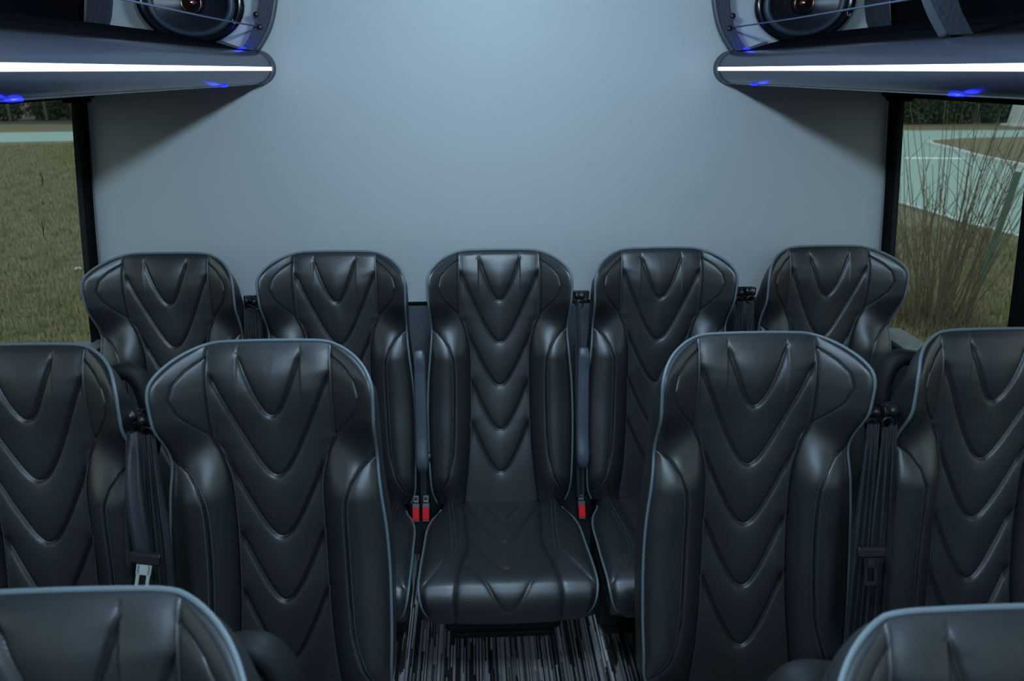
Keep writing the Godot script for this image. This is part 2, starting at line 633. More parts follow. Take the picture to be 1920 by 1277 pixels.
func make_seat() -> Node3D:
	for p in D_:
		d_line.append(Vector2(p[1], p[0]))
	for p in B_:
		b_line.append(Vector2(p[1], p[0]))
	var root := thing("bus_seat", "", "seat")
	var seam := func(v: float) -> float: return s_of(v)
	var wide := func(v: float) -> float: return w_of(v)
	var dd := func(v: float) -> float: return maxf(s_of(v), fit(D_, v) if v > .557 and v < .709 else 0.0)
	var bb := func(v: float) -> float: return minf(w_of(v), fit(B_, v) if v > .028 and v < .511 else 9.0)
	var all := rows_between(0.0, 0.645, 0.0025)
	for k in range(1, 41):
		all.append(0.645 + 0.09 * sin(PI / 2 * k / 40.0))
	# backrest cover: the leather between the panels, with the sides and the rear of the cover
	var b := MB.new()
	for sg in [-1.0, 1.0]:
		region(b, all, dd, bb, 24, sg)
	var edge := PackedVector3Array()
	for k in all.size():
		edge.append(back_point(-w_of(all[k]), all[k]))
	for k in range(1, 24):
		edge.append(back_point(lerpf(-w_of(VT), w_of(VT), k / 24.0), VT))
	for k in all.size():
		var v := all[all.size() - 1 - k]
		edge.append(back_point(w_of(v), v))
	var mid := JOIN + UP_ * 0.33
	var rows := [edge]
	for spec in [[0.25, -0.004], [0.55, -0.006], [0.84, 0.006], [1.0, 0.034]]:
		var ring := PackedVector3Array()
		for p in edge:
			var rel: Vector3 = p - mid
			var depth := rel.dot(FW_)
			var flat_ := rel - FW_ * depth
			var inward: Vector3 = flat_.normalized() * spec[1]
			var high := smoothstep(0.52, VT, rel.dot(UP_) + 0.33)
			var t: float = spec[0]
			var behind := lerpf(-0.105, depth - 0.050, high)
			ring.append(mid + flat_ - inward - UP_ * (0.052 * high * t) + FW_ * lerpf(depth, behind, t))
		rows.append(ring)
	var last: PackedVector3Array = rows[rows.size() - 1]
	var spine := PackedVector3Array()
	for p in last:
		spine.append(Vector3(0, p.y, p.z))
	rows.append(spine)
	var shell := MB.new()
	shell.grid(rows, false, Vector3.ZERO)
	var back := put(b, "backrest", M.leather, root)
	put(shell, "back_cover", M.leather, back)
	b = MB.new()
	region(b, all, func(v: float) -> float: return -s_of(v), seam, 120, 1.0, 0.2)
	put(b, "quilted_panel", M.perforated, back)
	for sg in [-1.0, 1.0]:
		b = MB.new()
		region(b, rows_between(.557, .709, .0025), seam, func(v: float) -> float: return fit(D_, v), 24, sg)
		put(b, "headrest_panel", M.perforated, back)
		b = MB.new()
		region(b, rows_between(.028, .511, .003), func(v: float) -> float: return minf(fit(B_, v), w_of(v)), wide, 24, sg)
		put(b, "side_bolster", M.leather, back)
	b = MB.new()
	var pipe := PackedVector3Array()
	for k in range(0, edge.size(), 2):
		var rel := edge[k] - mid
		pipe.append(edge[k] + (rel - FW_ * rel.dot(FW_)).normalized() * 0.0012)
	b.tube(pipe, 0.0031, 8)
	put(b, "piping", M.piping, back).set_meta("label", "grey piping")
	b = MB.new()
	for sg in [-1.0, 1.0]:
		for off in [-0.0052, 0.0052]:
			var path := PackedVector3Array()
			for k in 60:
				var v := lerpf(.045, .500, k / 59.0)
				path.append(back_point(sg * (fit(B_, v) + off), v) + FW_ * 0.0003)
			dashes(b, path, 0.0052, 0.0034, 0.0009, FW_)
		var edge_path := PackedVector3Array()
		for k in 60:
			var v := lerpf(.02, .53, k / 59.0)
			edge_path.append(back_point(sg * (s_of(v) - 0.0035), v) + FW_ * 0.0003)
		dashes(b, edge_path, 0.0052, 0.0034, 0.0008, FW_)
	put(b, "stitching", M.thread, back).set_meta("kind", "stuff")
	b = MB.new()
	for c in VS:
		var path := PackedVector3Array()
		for k in 61:
			var x: float = lerpf(-c[0], c[0], k / 60.0)
			path.append(back_point(x, chevron(x, c[0], c[1], c[2])) + FW_ * 0.0002)
		dashes(b, path, 0.0046, 0.0032, 0.0010, FW_)
	put(b, "quilting_stitches", M.dark_thread, back).set_meta("kind", "stuff")
	make_cushion(root)
	# pedestal
	b = MB.new()
	b.box(Vector3(0, 0.305, 0.20), Vector3(0.36, 0.05, 0.42), Basis.IDENTITY, 0.01)
	b.box(Vector3(0, 0.15, 0.0), Vector3(0.34, 0.27, 0.22), Basis.IDENTITY, 0.01)
	var base := put(b, "pedestal", M.black_matte, root)
	b = MB.new()
	b.box(Vector3(0, 0.010, 0.0), Vector3(0.30, 0.02, 0.24), Basis.IDENTITY, 0.004)
	put(b, "floor_plate", M.black_matte, base)
	# hinges between cushion and backrest
	for sg in [-1, 1]:
		b = MB.new()
		b.box(Vector3(sg * 0.168, 0.335, -0.03), Vector3(0.012, 0.08, 0.09), Basis.IDENTITY, 0.004)
		put(b, "recline_hinge", M.black_plastic, root)
	return root

# cushion: a strip laid along a side profile, seen from above and in front
var C_PROF := [Vector2(-.04, .378), Vector2(.05, .393), Vector2(.15, .405), Vector2(.30, .421), Vector2(.40, .432), Vector2(.445, .433), Vector2(.470, .423), Vector2(.482, .401), Vector2(.484, .374), Vector2(.478, .347), Vector2(.466, .327)]
var C_W := [[0.0, .170], [.06, .172], [.10, .180], [.14, .195], [.2, .206], [.3, .2095], [.45, .2125], [.52, .211], [.56, .205], [.59, .195], [.615, .181]]
var C_S := [[0.0, .112], [.1, .107], [.21, .101], [.30, .094], [.40, .108], [.49, .122], [.56, .127], [.62, .127]]
var C_B := [[.05, .150], [.22, .1375], [.357, .131], [.414, .152], [.470, .182], [.515, .209]]
var C_V := [[.05, .075, .162], [.105, .09, .306], [.0905, .296, .446], [.101, .415, .572]]
var c_len := PackedFloat32Array()
var c_prof := PackedVector2Array()
var cb_line := PackedVector2Array()

func cushion_point(xs: float, s: float) -> Vector3:
	var x := absf(xs)
	var k := 0
	while k < c_len.size() - 2 and c_len[k + 1] < s:
		k += 1
	var t := clampf((s - c_len[k]) / (c_len[k + 1] - c_len[k]), 0.0, 1.0)
	var p := c_prof[k].lerp(c_prof[k + 1], t)
	var a := c_prof[maxi(k - 1, 0)]
	var z := c_prof[mini(k + 2, c_prof.size() - 1)]
	var tn := (z - a).normalized()
	var nn := Vector2(-tn.y, tn.x)
	var w := fit(C_W, s)
	var sm := fit(C_S, s)
	var g := 0.012 * sin(PI * clampf((x - sm) / maxf(w - sm, 0.01), 0.0, 1.0)) * (1.0 - smoothstep(.40, .50, s))
	g += 0.006 * (1.0 - (x / w) * (x / w)) * smoothstep(.42, .52, s)
	var e := w - x
	if e < 0.018:
		g -= 0.011 * pow(1.0 - e / 0.018, 2.0)
	g += groove(absf(x - sm), 0.005, 0.007)
	if x > 0.1:
		g += groove(seg_dist(Vector2(x, s), cb_line), 0.004, 0.007)
	if x < sm + 0.008:
		var best := 9.0
		for c in C_V:
			var kk: float = (c[1] - c[2]) / (sqrt(c[0] * c[0] + .0004) - .02)
			var d: float
			if x > c[0]:
				d = Vector2(x - c[0], s - c[1]).length()
			else:
				var sl := kk * x / sqrt(x * x + .0004)
				d = absf(s - c[2] - kk * (sqrt(x * x + .0004) - .02)) / sqrt(1.0 + sl * sl)
			best = minf(best, d)
		g += groove(best, 0.0052, 0.010)
	return Vector3(xs, p.y + nn.y * g, p.x + nn.x * g)

func make_cushion(root: Node3D) -> void:
	for p in C_B:
		cb_line.append(Vector2(p[1], p[0]))
	var pts := []
	for p in C_PROF:
		pts.append(Vector3(p.x, p.y, 0))
	var total := 0.0
	for p in smooth_line(pts, 8):
		if c_prof.size():
			total += c_prof[c_prof.size() - 1].distance_to(Vector2(p.x, p.y))
		c_prof.append(Vector2(p.x, p.y))
		c_len.append(total)
	var end := minf(total, 0.615)
	var ss := rows_between(0.0, end, 0.003)
	var parts := {"l": MB.new(), "c": MB.new()}
	for zone in [[-1.0, "l"], [0.0, "c"], [1.0, "l"]]:
		var rows := []
		var uvs := []
		for s in ss:
			var w := fit(C_W, s)
			var sm := fit(C_S, s)
			var lo := -sm
			var hi := sm
			if zone[0] != 0.0:
				lo = zone[0] * sm
				hi = zone[0] * w
			var cols := 70 if zone[0] == 0.0 else 32
			var row := PackedVector3Array()
			var ur := PackedVector2Array()
			for c in cols + 1:
				var x := lerpf(lo, hi, float(c) / cols)
				row.append(cushion_point(x, s))
				ur.append(Vector2(x, s))
			rows.append(row)
			uvs.append(ur)
		parts[zone[1]].grid(rows, false, Vector3(0, 1, 0.3), uvs)
	# sides and underside
	var edge_l := PackedVector3Array()
	var edge_r := PackedVector3Array()
	for s in ss:
		edge_l.append(cushion_point(-fit(C_W, s), s))
		edge_r.append(cushion_point(fit(C_W, s), s))
	for e in [edge_l, edge_r]:
		var drop := PackedVector3Array()
		var under := PackedVector3Array()
		for p in e:
			drop.append(Vector3(p.x * 0.985, minf(p.y, lerpf(p.y, 0.330, 0.9)), minf(p.z, 0.462)))
			under.append(Vector3(0, 0.328, minf(p.z, 0.455)))
		parts.l.grid([e, drop], false, Vector3(signf(e[0].x), 0, 0))
		parts.l.grid([drop, under], false, Vector3(0, -1, 0))
	var cush := put(parts.l, "cushion", M.leather, root)
	put(parts.c, "quilted_panel", M.perforated, cush)
	for e in [edge_l, edge_r]:
		var b := MB.new()
		var path := PackedVector3Array()
		for k in range(24, e.size(), 2):
			path.append(e[k] + Vector3(signf(e[k].x) * 0.001, 0.001, 0))
		b.tube(path, 0.0032, 8)
		put(b, "piping", M.piping, cush).set_meta("label", "grey piping")
	var b2 := MB.new()
	for sg in [-1.0, 1.0]:
		for off in [-0.005, 0.005]:
			var path := PackedVector3Array()
			for k in 50:
				var s := lerpf(.06, .500, k / 49.0)
				path.append(cushion_point(sg * (fit(C_B, s) + off), s) + Vector3(0, .0003, 0))
			dashes(b2, path, 0.0052, 0.0034, 0.0008, Vector3.UP)
	put(b2, "stitching", M.thread, cush).set_meta("kind", "stuff")

# arm folded up along the backrest; local to its seat
func add_armrest(seat: Node3D, x: float, bolt: float, v0 := 0.113, v1 := 0.460) -> void:
	var b := MB.new()
	var secs := []
	for k in 15:
		var t := k / 14.0
		var v := lerpf(v0, v1, t)
		var hw := lerpf(0.0185, 0.0165, t)
		var th := 0.022 + 0.010 * (1.0 - smoothstep(0.0, 0.25, t))
		var front := 0.040 - 0.010 * smoothstep(0.05, 0.35, t) * (1.0 - smoothstep(0.85, 0.93, t))
		if k == 0 or k == 14:
			hw *= 0.78
			th *= 0.7
		var row := PackedVector3Array()
		for j in 16:
			var a := TAU * j / 16.0
			var cx := signf(cos(a)) * pow(absf(cos(a)), 0.45) * hw
			var cz := signf(sin(a)) * pow(absf(sin(a)), 0.45) * th
			row.append(JOIN + Vector3(x + cx, 0, 0) + UP_ * v + FW_ * (front - 0.022 + cz))
		secs.append(row)
	for e in [0, 16]:
		var c := Vector3.ZERO
		var src: PackedVector3Array = secs[0] if e == 0 else secs[secs.size() - 1]
		for p in src:
			c += p / 16.0
		var cap := PackedVector3Array()
		for j in 16:
			cap.append(c)
		if e == 0:
			secs.insert(0, cap)
		else:
			secs.append(cap)
	b.grid(secs, true)
	var arm := put(b, "armrest", M.arm_plastic, seat)
	arm.set_meta("label", "slate grey folded-up armrest")
	b = MB.new()
	var pc := JOIN + Vector3(x, 0, 0) + UP_ * (v0 + 0.035) + FW_ * 0.012
	b.lathe(PackedVector2Array([Vector2(0, 0.0), Vector2(.012, 0.0), Vector2(.014, .004), Vector2(.014, .022), Vector2(.009, .025), Vector2(0, .025)]), pc, Vector3(bolt, 0, 0), 1, 1, 20)
	put(b, "pivot_bolt", M.steel_dark, arm)
	b = MB.new()
	b.box(JOIN + Vector3(x, 0, 0) + UP_ * (v0 - 0.05) + FW_ * 0.0, Vector3(0.022, 0.14, 0.012), Basis(Vector3.RIGHT, -RECLINE), 0.003)
	put(b, "bracket", M.steel_dark, arm)

func add_handle(seat: Node3D, sgn: float, rise := 0.0) -> void:
	# moulded grab handle on the shoulder of the backrest: a loop that stands off its side
	var b := MB.new()
	var pts := []
	for p in [[0.140, 0.672, -0.045], [0.174, 0.674, -0.045], [0.195, 0.650, -0.045], [0.204, 0.605, -0.045], [0.204, 0.555, -0.045], [0.194, 0.510, -0.045], [0.165, 0.495, -0.045]]:
		pts.append(JOIN + Vector3(sgn * p[0], 0, 0) + UP_ * (p[1] + rise) + FW_ * p[2])
	var path := smooth_line(pts, 6)
	var rows := []
	for k in path.size():
		var t := (path[mini(k + 1, path.size() - 1)] - path[maxi(k - 1, 0)]).normalized()
		var across := t.cross(FW_).normalized()
		var row := PackedVector3Array()
		for j in 12:
			var a := TAU * j / 12.0
			row.append(path[k] + across * cos(a) * 0.016 + FW_ * signf(sin(a)) * pow(absf(sin(a)), 0.7) * 0.021)
		rows.append(row)
	b.grid(rows, true)
	put(b, "grab_handle", M.handle, seat).set_meta("label", "black moulded grab handle")

# ---------------------------------------------------------------- belts
func pleated(b: MB, top: Vector3, bottom: Vector3, w0: float, w1: float, folds: int, deep: float, bow := Vector3.ZERO) -> void:
	# webbing gathered in folds that hangs from a guide
	var rows := []
	var n := 26
	for k in n + 1:
		var t := float(k) / n
		var c := top.lerp(bottom, t) + bow * sin(PI * t)
		var w := lerpf(w0, w1, smoothstep(0.0, 0.5, t))
		var row := PackedVector3Array()
		var m := folds * 6
		for j in m + 1:
			var u := float(j) / m
			var z := deep * sin(TAU * folds * u + 0.7 * sin(3.0 * t + folds)) * (0.4 + 0.6 * smoothstep(0.0, 0.25, t))
			row.append(c + Vector3((u - 0.5) * w, 0, z))
		for j in m + 1:
			var q: Vector3 = row[m - j]
			row.append(q - Vector3(0, 0, 0.0016))
		rows.append(row)
	b.grid(rows, true)

func guide(b: MB, at: Vector3, turn: float, size := 1.0) -> void:
	# roller pair of a belt guide
	var ax := Vector3(cos(turn), 0, -sin(turn))
	var prof := PackedVector2Array([Vector2(0, -.013), Vector2(.010, -.013), Vector2(.0115, -.011), Vector2(.0115, -.004), Vector2(.0085, -.003), Vector2(.0085, .003), Vector2(.0115, .004), Vector2(.0115, .011), Vector2(.010, .013), Vector2(0, .013)])
	var pr := PackedVector2Array()
	for p in prof:
		pr.append(p * size)
	b.lathe(pr, at, ax, 1, 1, 20)

func seat_belt(called_label: String, at: Vector3, spec: Array, group: String, tongue := []) -> Node3D:
	var t := thing("seat_belt", called_label, "seat belt", at, group)
	for s in spec:
		var b := MB.new()
		pleated(b, s[0], s[1], s[2], s[3], s[4], s[5], s[6] if s.size() > 6 else Vector3.ZERO)
		put(b, "webbing", M.web, t)
	if tongue.size():
		var p: Vector3 = tongue[0]
		var m: Material = tongue[1]
		var bs := Basis(Vector3(0, 0, 1), tongue[2]) * Basis(Vector3.RIGHT, -0.25)
		var b := MB.new()
		b.box(p + bs * Vector3(0, 0.024, 0), Vector3(0.056, 0.022, 0.013), bs, 0.005)
		var grip := put(b, "tongue_grip", M.black_plastic, t)
		b = MB.new()
		# metal plate with a slot: a frame of four bars
		b.box(p + bs * Vector3(-.0088, -.012, 0), Vector3(.0062, .054, .003), bs, .001)
		b.box(p + bs * Vector3(.0088, -.012, 0), Vector3(.0062, .054, .003), bs, .001)
		b.box(p + bs * Vector3(0, -.036, 0), Vector3(.018, .008, .003), bs, .001)
		b.box(p + bs * Vector3(0, .004, 0), Vector3(.026, .020, .003), bs, .001)
		put(b, "tongue_plate", m, grip)
	return t

func belt_guide(label: String, rollers: Array, group: String) -> void:
	var t := thing("belt_guide", label, "belt guide", rollers[0][0], group)
	var b := MB.new()
	var mid := Vector3.ZERO
	for r in rollers:
		mid += (r[0] - rollers[0][0]) / rollers.size()
	b.box(mid + Vector3(0, -.016, -.012), Vector3(0.050, 0.012, 0.02), Basis.IDENTITY, .003)
	b.box(mid + Vector3(0, -.004, -.020), Vector3(0.062, 0.026, 0.008), Basis.IDENTITY, .003)
	put(b, "bracket", M.black_plastic, t)
	for r in rollers:
		b = MB.new()
		guide(b, r[0] - rollers[0][0], r[1], r[2])
		put(b, "roller", M.black_plastic, t)
		b = MB.new()
		var ring := PackedVector3Array()
		for k in 20:
			var a := TAU * k / 20.0
			ring.append(r[0] - rollers[0][0] + Vector3(0.010 * cos(a), -0.024 + 0.011 * sin(a), 0.004))
		b.tube(ring, 0.0032, 6, true)
		put(b, "loop", M.black_plastic, t)

func buckle(label: String, at: Vector3, group: String) -> void:
	var t := thing("belt_buckle", label, "buckle", at, group)
	var bs := Basis(Vector3.RIGHT, -0.55)
	var b := MB.new()
	b.box(bs * Vector3(0, 0, 0), Vector3(0.027, 0.058, 0.020), bs, 0.005)
	put(b, "housing", M.black_plastic, t)
	b = MB.new()
	b.box(bs * Vector3(0, -0.004, 0.009), Vector3(0.0195, 0.036, 0.006), bs, 0.002)
	put(b, "release_button", M.red, t).set_meta("label", "bright red release button")
	b = MB.new()
	b.box(bs * Vector3(0, 0.038, -0.002), Vector3(0.016, 0.022, 0.004), bs, 0.001)
	b.lathe(PackedVector2Array([Vector2(0, 0), Vector2(.005, 0), Vector2(.005, .004), Vector2(.003, .006), Vector2(0, .006)]), bs * Vector3(0, .040, 0), bs * Vector3(0, 0, 1), 1, 1, 12)
	put(b, "metal_stalk", M.steel_dark, t)

# ---------------------------------------------------------------- overhead rack, local x points to the aisle (sgn)
func rack(sgn: float, label: String, group: String) -> Node3D:
	var t := thing("luggage_rack", label, "luggage rack", Vector3.ZERO, group)
	var z0 := REAR_Z + 0.030
	var z1 := 1.9
	# nose: a satin extrusion, cross section in (x, y)
	var b := MB.new()
	var halves := [[], []]
	for k in 15:
		for h in 2:
			var a := deg_to_rad(lerpf(118, 2.2, k / 14.0) if h == 0 else lerpf(-10.6, -118, k / 14.0))
			halves[h].append(Vector2(-0.668 + 0.0425 * cos(a), 1.5865 + 0.0415 * sin(a)))
	for h in halves:
		var ra := PackedVector3Array()
		var rb := PackedVector3Array()
		for p in h:
			ra.append(Vector3(-sgn * p.x, p.y, z0))
			rb.append(Vector3(-sgn * p.x, p.y, z1))
		b.grid([ra, rb], false, Vector3(-sgn, 0, 0))
	var nose := put(b, "nose_rail", M.rack_nose, t)
	# light strip set into the nose
	b = MB.new()
	b.box(Vector3(sgn * 0.6290, 1.5835, (z0 + z1) / 2), Vector3(0.007, 0.0098, z1 - z0), Basis.IDENTITY, 0.001)
	put(b, "led_strip", M.led, nose).set_meta("label", "glowing white light strip")
	# dark lip along the top, thin pale bead along the bottom
	b = MB.new()
	b.box(Vector3(sgn * 0.690, 1.6275, (z0 + z1) / 2), Vector3(0.024, 0.010, z1 - z0), Basis.IDENTITY, 0.004)
	put(b, "top_lip", M.rubber, t)
	b = MB.new()
	b.box(Vector3(sgn * 0.6650, 1.5445, (z0 + z1) / 2), Vector3(0.010, 0.0035, z1 - z0), Basis.IDENTITY, 0.001)
	put(b, "bottom_bead", M.alu_trim, t)
	# tray, rising towards the side wall, and the flat underside
	b = MB.new()
	var top := [[.70, 1.632], [.76, 1.650], [.84, 1.668], [.94, 1.683], [1.04, 1.692], [1.135, 1.697]]
	var poly := PackedVector2Array()
	for p in top:
		poly.append(Vector2(p[0], p[1]))
	poly.append(Vector2(1.15, 1.548))
	poly.append(Vector2(.69, 1.548))
	b.prism(poly, Vector3(0, 0, z0), Vector3(sgn, 0, 0), Vector3.UP, Vector3(0, 0, z1 - z0))
	put(b, "tray", M.liner, t)
	# rounded end cap against the rear wall
	b = MB.new()
	var cap := PackedVector2Array()
	for k in 21:
		var a := lerpf(deg_to_rad(-110), deg_to_rad(110), k / 20.0)
		cap.append(Vector2(0.668 - 0.0475 * cos(a), 1.5865 + 0.0465 * sin(a)))
	cap.append(Vector2(.76, 1.656))
	cap.append(Vector2(.76, 1.545))
	b.prism(cap, Vector3(0, 0, REAR_Z + 0.002), Vector3(sgn, 0, 0), Vector3.UP, Vector3(0, 0, 0.034))
	put(b, "end_cap", M.rib_edge, t)
	# ribs that carry the front of the rack: curved from the lip up to the ceiling
	var spots := [-2.365]
	if sgn > 0:
		spots.append(-1.300)
	for z in spots:
		var inner := [[.700, 1.632], [.675, 1.665], [.656, 1.70], [.642, 1.745], [.632, 1.80], [.626, 1.86], [.622, 1.935]]
		var poly2 := PackedVector2Array()
		for p in inner:
			poly2.append(Vector2(p[0] - 0.036 * (1.0 if p[1] > 1.64 else 1.0), p[1]))
		for k in inner.size():
			var p: Array = inner[inner.size() - 1 - k]
			poly2.append(Vector2(p[0], p[1]))
		b = MB.new()
		b.prism(poly2, Vector3(0, 0, z - 0.014), Vector3(sgn, 0, 0), Vector3.UP, Vector3(0, 0, 0.028))
		var rib := put(b, "rib", M.rib, t)
		b = MB.new()
		var strip := []
		for p in inner:
			strip.append(Vector3(sgn * (p[0] - 0.038), p[1], z))
		b.tube(smooth_line(strip, 5), 0.0085, 8)
		put(b, "rib_edge", M.rib_edge, rib)
		b = MB.new()
		for p in [[.644, 1.690], [.650, 1.722]]:
			b.lathe(PackedVector2Array([Vector2(0, 0), Vector2(.0075, 0), Vector2(.0075, .004), Vector2(.004, .0055), Vector2(0, .0055)]), Vector3(sgn * p[0], p[1], z + 0.014), Vector3(0, 0, 1), 1, 1, 14)
		put(b, "eyelet", M.black_plastic, rib)
	# outer arm of the rear bracket, along the side wall
	var arm := PackedVector2Array()
	var ap := [[1.110, 1.690], [1.096, 1.72], [1.086, 1.76], [1.080, 1.82], [1.076, 1.93]]
	for p in ap:
		arm.append(Vector2(p[0] - 0.046, p[1] - 0.006))
	for k in ap.size():
		arm.append(Vector2(ap[ap.size() - 1 - k][0], ap[ap.size() - 1 - k][1] - 0.006))
	b = MB.new()
	b.prism(arm, Vector3(0, 0, REAR_Z + 0.004), Vector3(sgn, 0, 0), Vector3.UP, Vector3(0, 0, 0.05))
	put(b, "side_bracket", M.rib, t)
	# retaining cord along the open front
	b = MB.new()
	b.tube(PackedVector3Array([Vector3(sgn * .652, 1.692, -2.35), Vector3(sgn * .652, 1.690, -1.9), Vector3(sgn * .652, 1.692, -1.3), Vector3(sgn * .652, 1.692, 0.2), Vector3(sgn * .652, 1.692, z1)]), 0.0021, 6)
	put(b, "retaining_cord", M.cord, t)
	# small blue accent lenses along the lower edge
	for z in ([-1.09, -2.01] if sgn < 0 else [-1.235, -2.15]):
		b = MB.new()
		b.lathe(PackedVector2Array([Vector2(0, -.004), Vector2(.010, -.003), Vector2(.0125, .001), Vector2(.011, .003), Vector2(0, .004)]), Vector3(sgn * 0.6600, 1.5455, z), Vector3(-sgn * 0.17, -1, 0), 0.8, 1.7, 18, Vector3.RIGHT)
		put(b, "accent_lens", M.blue_led, t).set_meta("label", "small glowing blue accent light")
		var l := OmniLight3D.new()
		l.name = "accent_light"
		l.light_color = Color(0.10, 0.14, 1.0)
		l.light_energy = 0.0012
		l.light_size = 0.008
		l.omni_range = 4.0
		l.omni_attenuation = 2.0
		l.shadow_enabled = true
		l.position = Vector3(sgn * 0.668, 1.522, z)
		t.add_child(l, true)
	b = MB.new()  # glowing box standing in for a blue reflection at the rear end
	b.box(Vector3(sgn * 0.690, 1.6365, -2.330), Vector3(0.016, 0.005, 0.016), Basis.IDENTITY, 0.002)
	put(b, "blue_reflection_piece", M.blue_led, t).set_meta("label", "small glowing blue piece standing in for a reflection")
	var l2 := OmniLight3D.new()  # added light for the blue glow near the rib base
	l2.name = "added_blue_light"
	l2.light_color = Color(0.10, 0.14, 1.0)
	l2.light_energy = 0.0012
	l2.light_size = 0.01
	l2.omni_range = 4.0
	l2.omni_attenuation = 2.0
	l2.shadow_enabled = true
	l2.position = Vector3(sgn * 0.690, 1.652, -2.320)
	t.add_child(l2, true)
	# the light that the strip throws across the aisle
	var al := AreaLight3D.new()
	al.name = "strip_light"
	al.area_size = Vector2(z1 - z0, 0.012)
	al.light_color = Color(0.77, 0.90, 1.0)
	al.light_energy = STRIP
	al.area_range = 12.0
	al.area_attenuation = 2.0
	al.shadow_enabled = true
	al.position = Vector3(sgn * 0.6245, 1.5835, (z0 + z1) / 2)
	al.rotation = Vector3(0, sgn * PI / 2, 0)
	t.add_child(al, true)
	return t

const TONGUE_A := Vector3(-.661, .752, -1.222)
const TONGUE_B := Vector3(.640, .722, -1.222)
const STRIP := 0.04
const LAMP := 0.45

func speaker(at: Vector3, tilt: float, label: String) -> void:
	var t := thing("loudspeaker", label, "loudspeaker", at, "oval loudspeakers in the racks")
	t.rotation = Vector3(0.0, 0, tilt)
	var sx := 1.0
	var sy := 0.74
	var b := MB.new()
	b.lathe(PackedVector2Array([Vector2(.112, .0), Vector2(.140, .0), Vector2(.142, .012), Vector2(.139, .020), Vector2(.131, .024), Vector2(.123, .022), Vector2(.118, .014), Vector2(.112, .010)]), Vector3.ZERO, Vector3(0, 0, 1), sx, sy, 64, Vector3.RIGHT)
	var rim := put(b, "rim", M.speaker_rim, t)
	for a in [-1.57, -0.45, 2.6]:
		b = MB.new()
		var c := Vector3(cos(a) * .131 * sx, sin(a) * .131 * sy, .0245)
		var path := PackedVector3Array()
		for k in 9:
			var q := lerpf(PI * 0.95, TAU + 0.4, k / 8.0)
			path.append(c + Vector3(.0035 * cos(q), .0045 * sin(q), 0))
		path.insert(0, path[0] + Vector3(-.002, .006, 0))
		b.tube(path, 0.0007, 5)
		put(b, "rim_mark", M.mark, rim).set_meta("label", "small pale hook mark")
	b = MB.new()
	b.lathe(PackedVector2Array([Vector2(.1185, .012), Vector2(.114, .020), Vector2(.107, .0225), Vector2(.100, .019), Vector2(.096, .011)]), Vector3.ZERO, Vector3(0, 0, 1), sx, sy, 64, Vector3.RIGHT)
	put(b, "surround", M.speaker_roll, t)
	b = MB.new()
	b.lathe(PackedVector2Array([Vector2(.097, .011), Vector2(.080, .003), Vector2(.055, -.008), Vector2(.034, -.016), Vector2(.0, -.020)]), Vector3.ZERO, Vector3(0, 0, 1), sx, sy, 64, Vector3.RIGHT)
	put(b, "cone", M.speaker_cone, t)
	b = MB.new()
	var ring := PackedVector3Array()
	for k in 32:
		var a := TAU * k / 32.0
		ring.append(Vector3(.026 * cos(a), .026 * sin(a), .004))
	b.tube(ring, .0016, 8, true)
	b.lathe(PackedVector2Array([Vector2(0, .012), Vector2(.006, .011), Vector2(.011, .006), Vector2(.012, .0), Vector2(0, -.004)]), Vector3.ZERO, Vector3(0, 0, 1), 1, 1, 24)
	var tw := put(b, "tweeter", M.copper, t)
	tw.set_meta("label", "copper tweeter and ring")
	b = MB.new()
	b.lathe(PackedVector2Array([Vector2(.0, -.018), Vector2(.030, -.016), Vector2(.029, .000), Vector2(.025, .003), Vector2(.0, -.002)]), Vector3.ZERO, Vector3(0, 0, 1), 1, 1, 32)
	put(b, "tweeter_pod", M.speaker_rim, tw)
	b = MB.new()
	b.lathe(PackedVector2Array([Vector2(0, -.05), Vector2(.075, -.05), Vector2(.100, -.02), Vector2(.113, 0), Vector2(0, 0)]), Vector3(0, 0, -.022), Vector3(0, 0, 1), sx, sy, 40, Vector3.RIGHT)
	put(b, "basket", M.black_matte, t)

# ---------------------------------------------------------------- side of the bus
func lean(y: float) -> float:
	return 1.150 + (1.507 - y) * 0.087

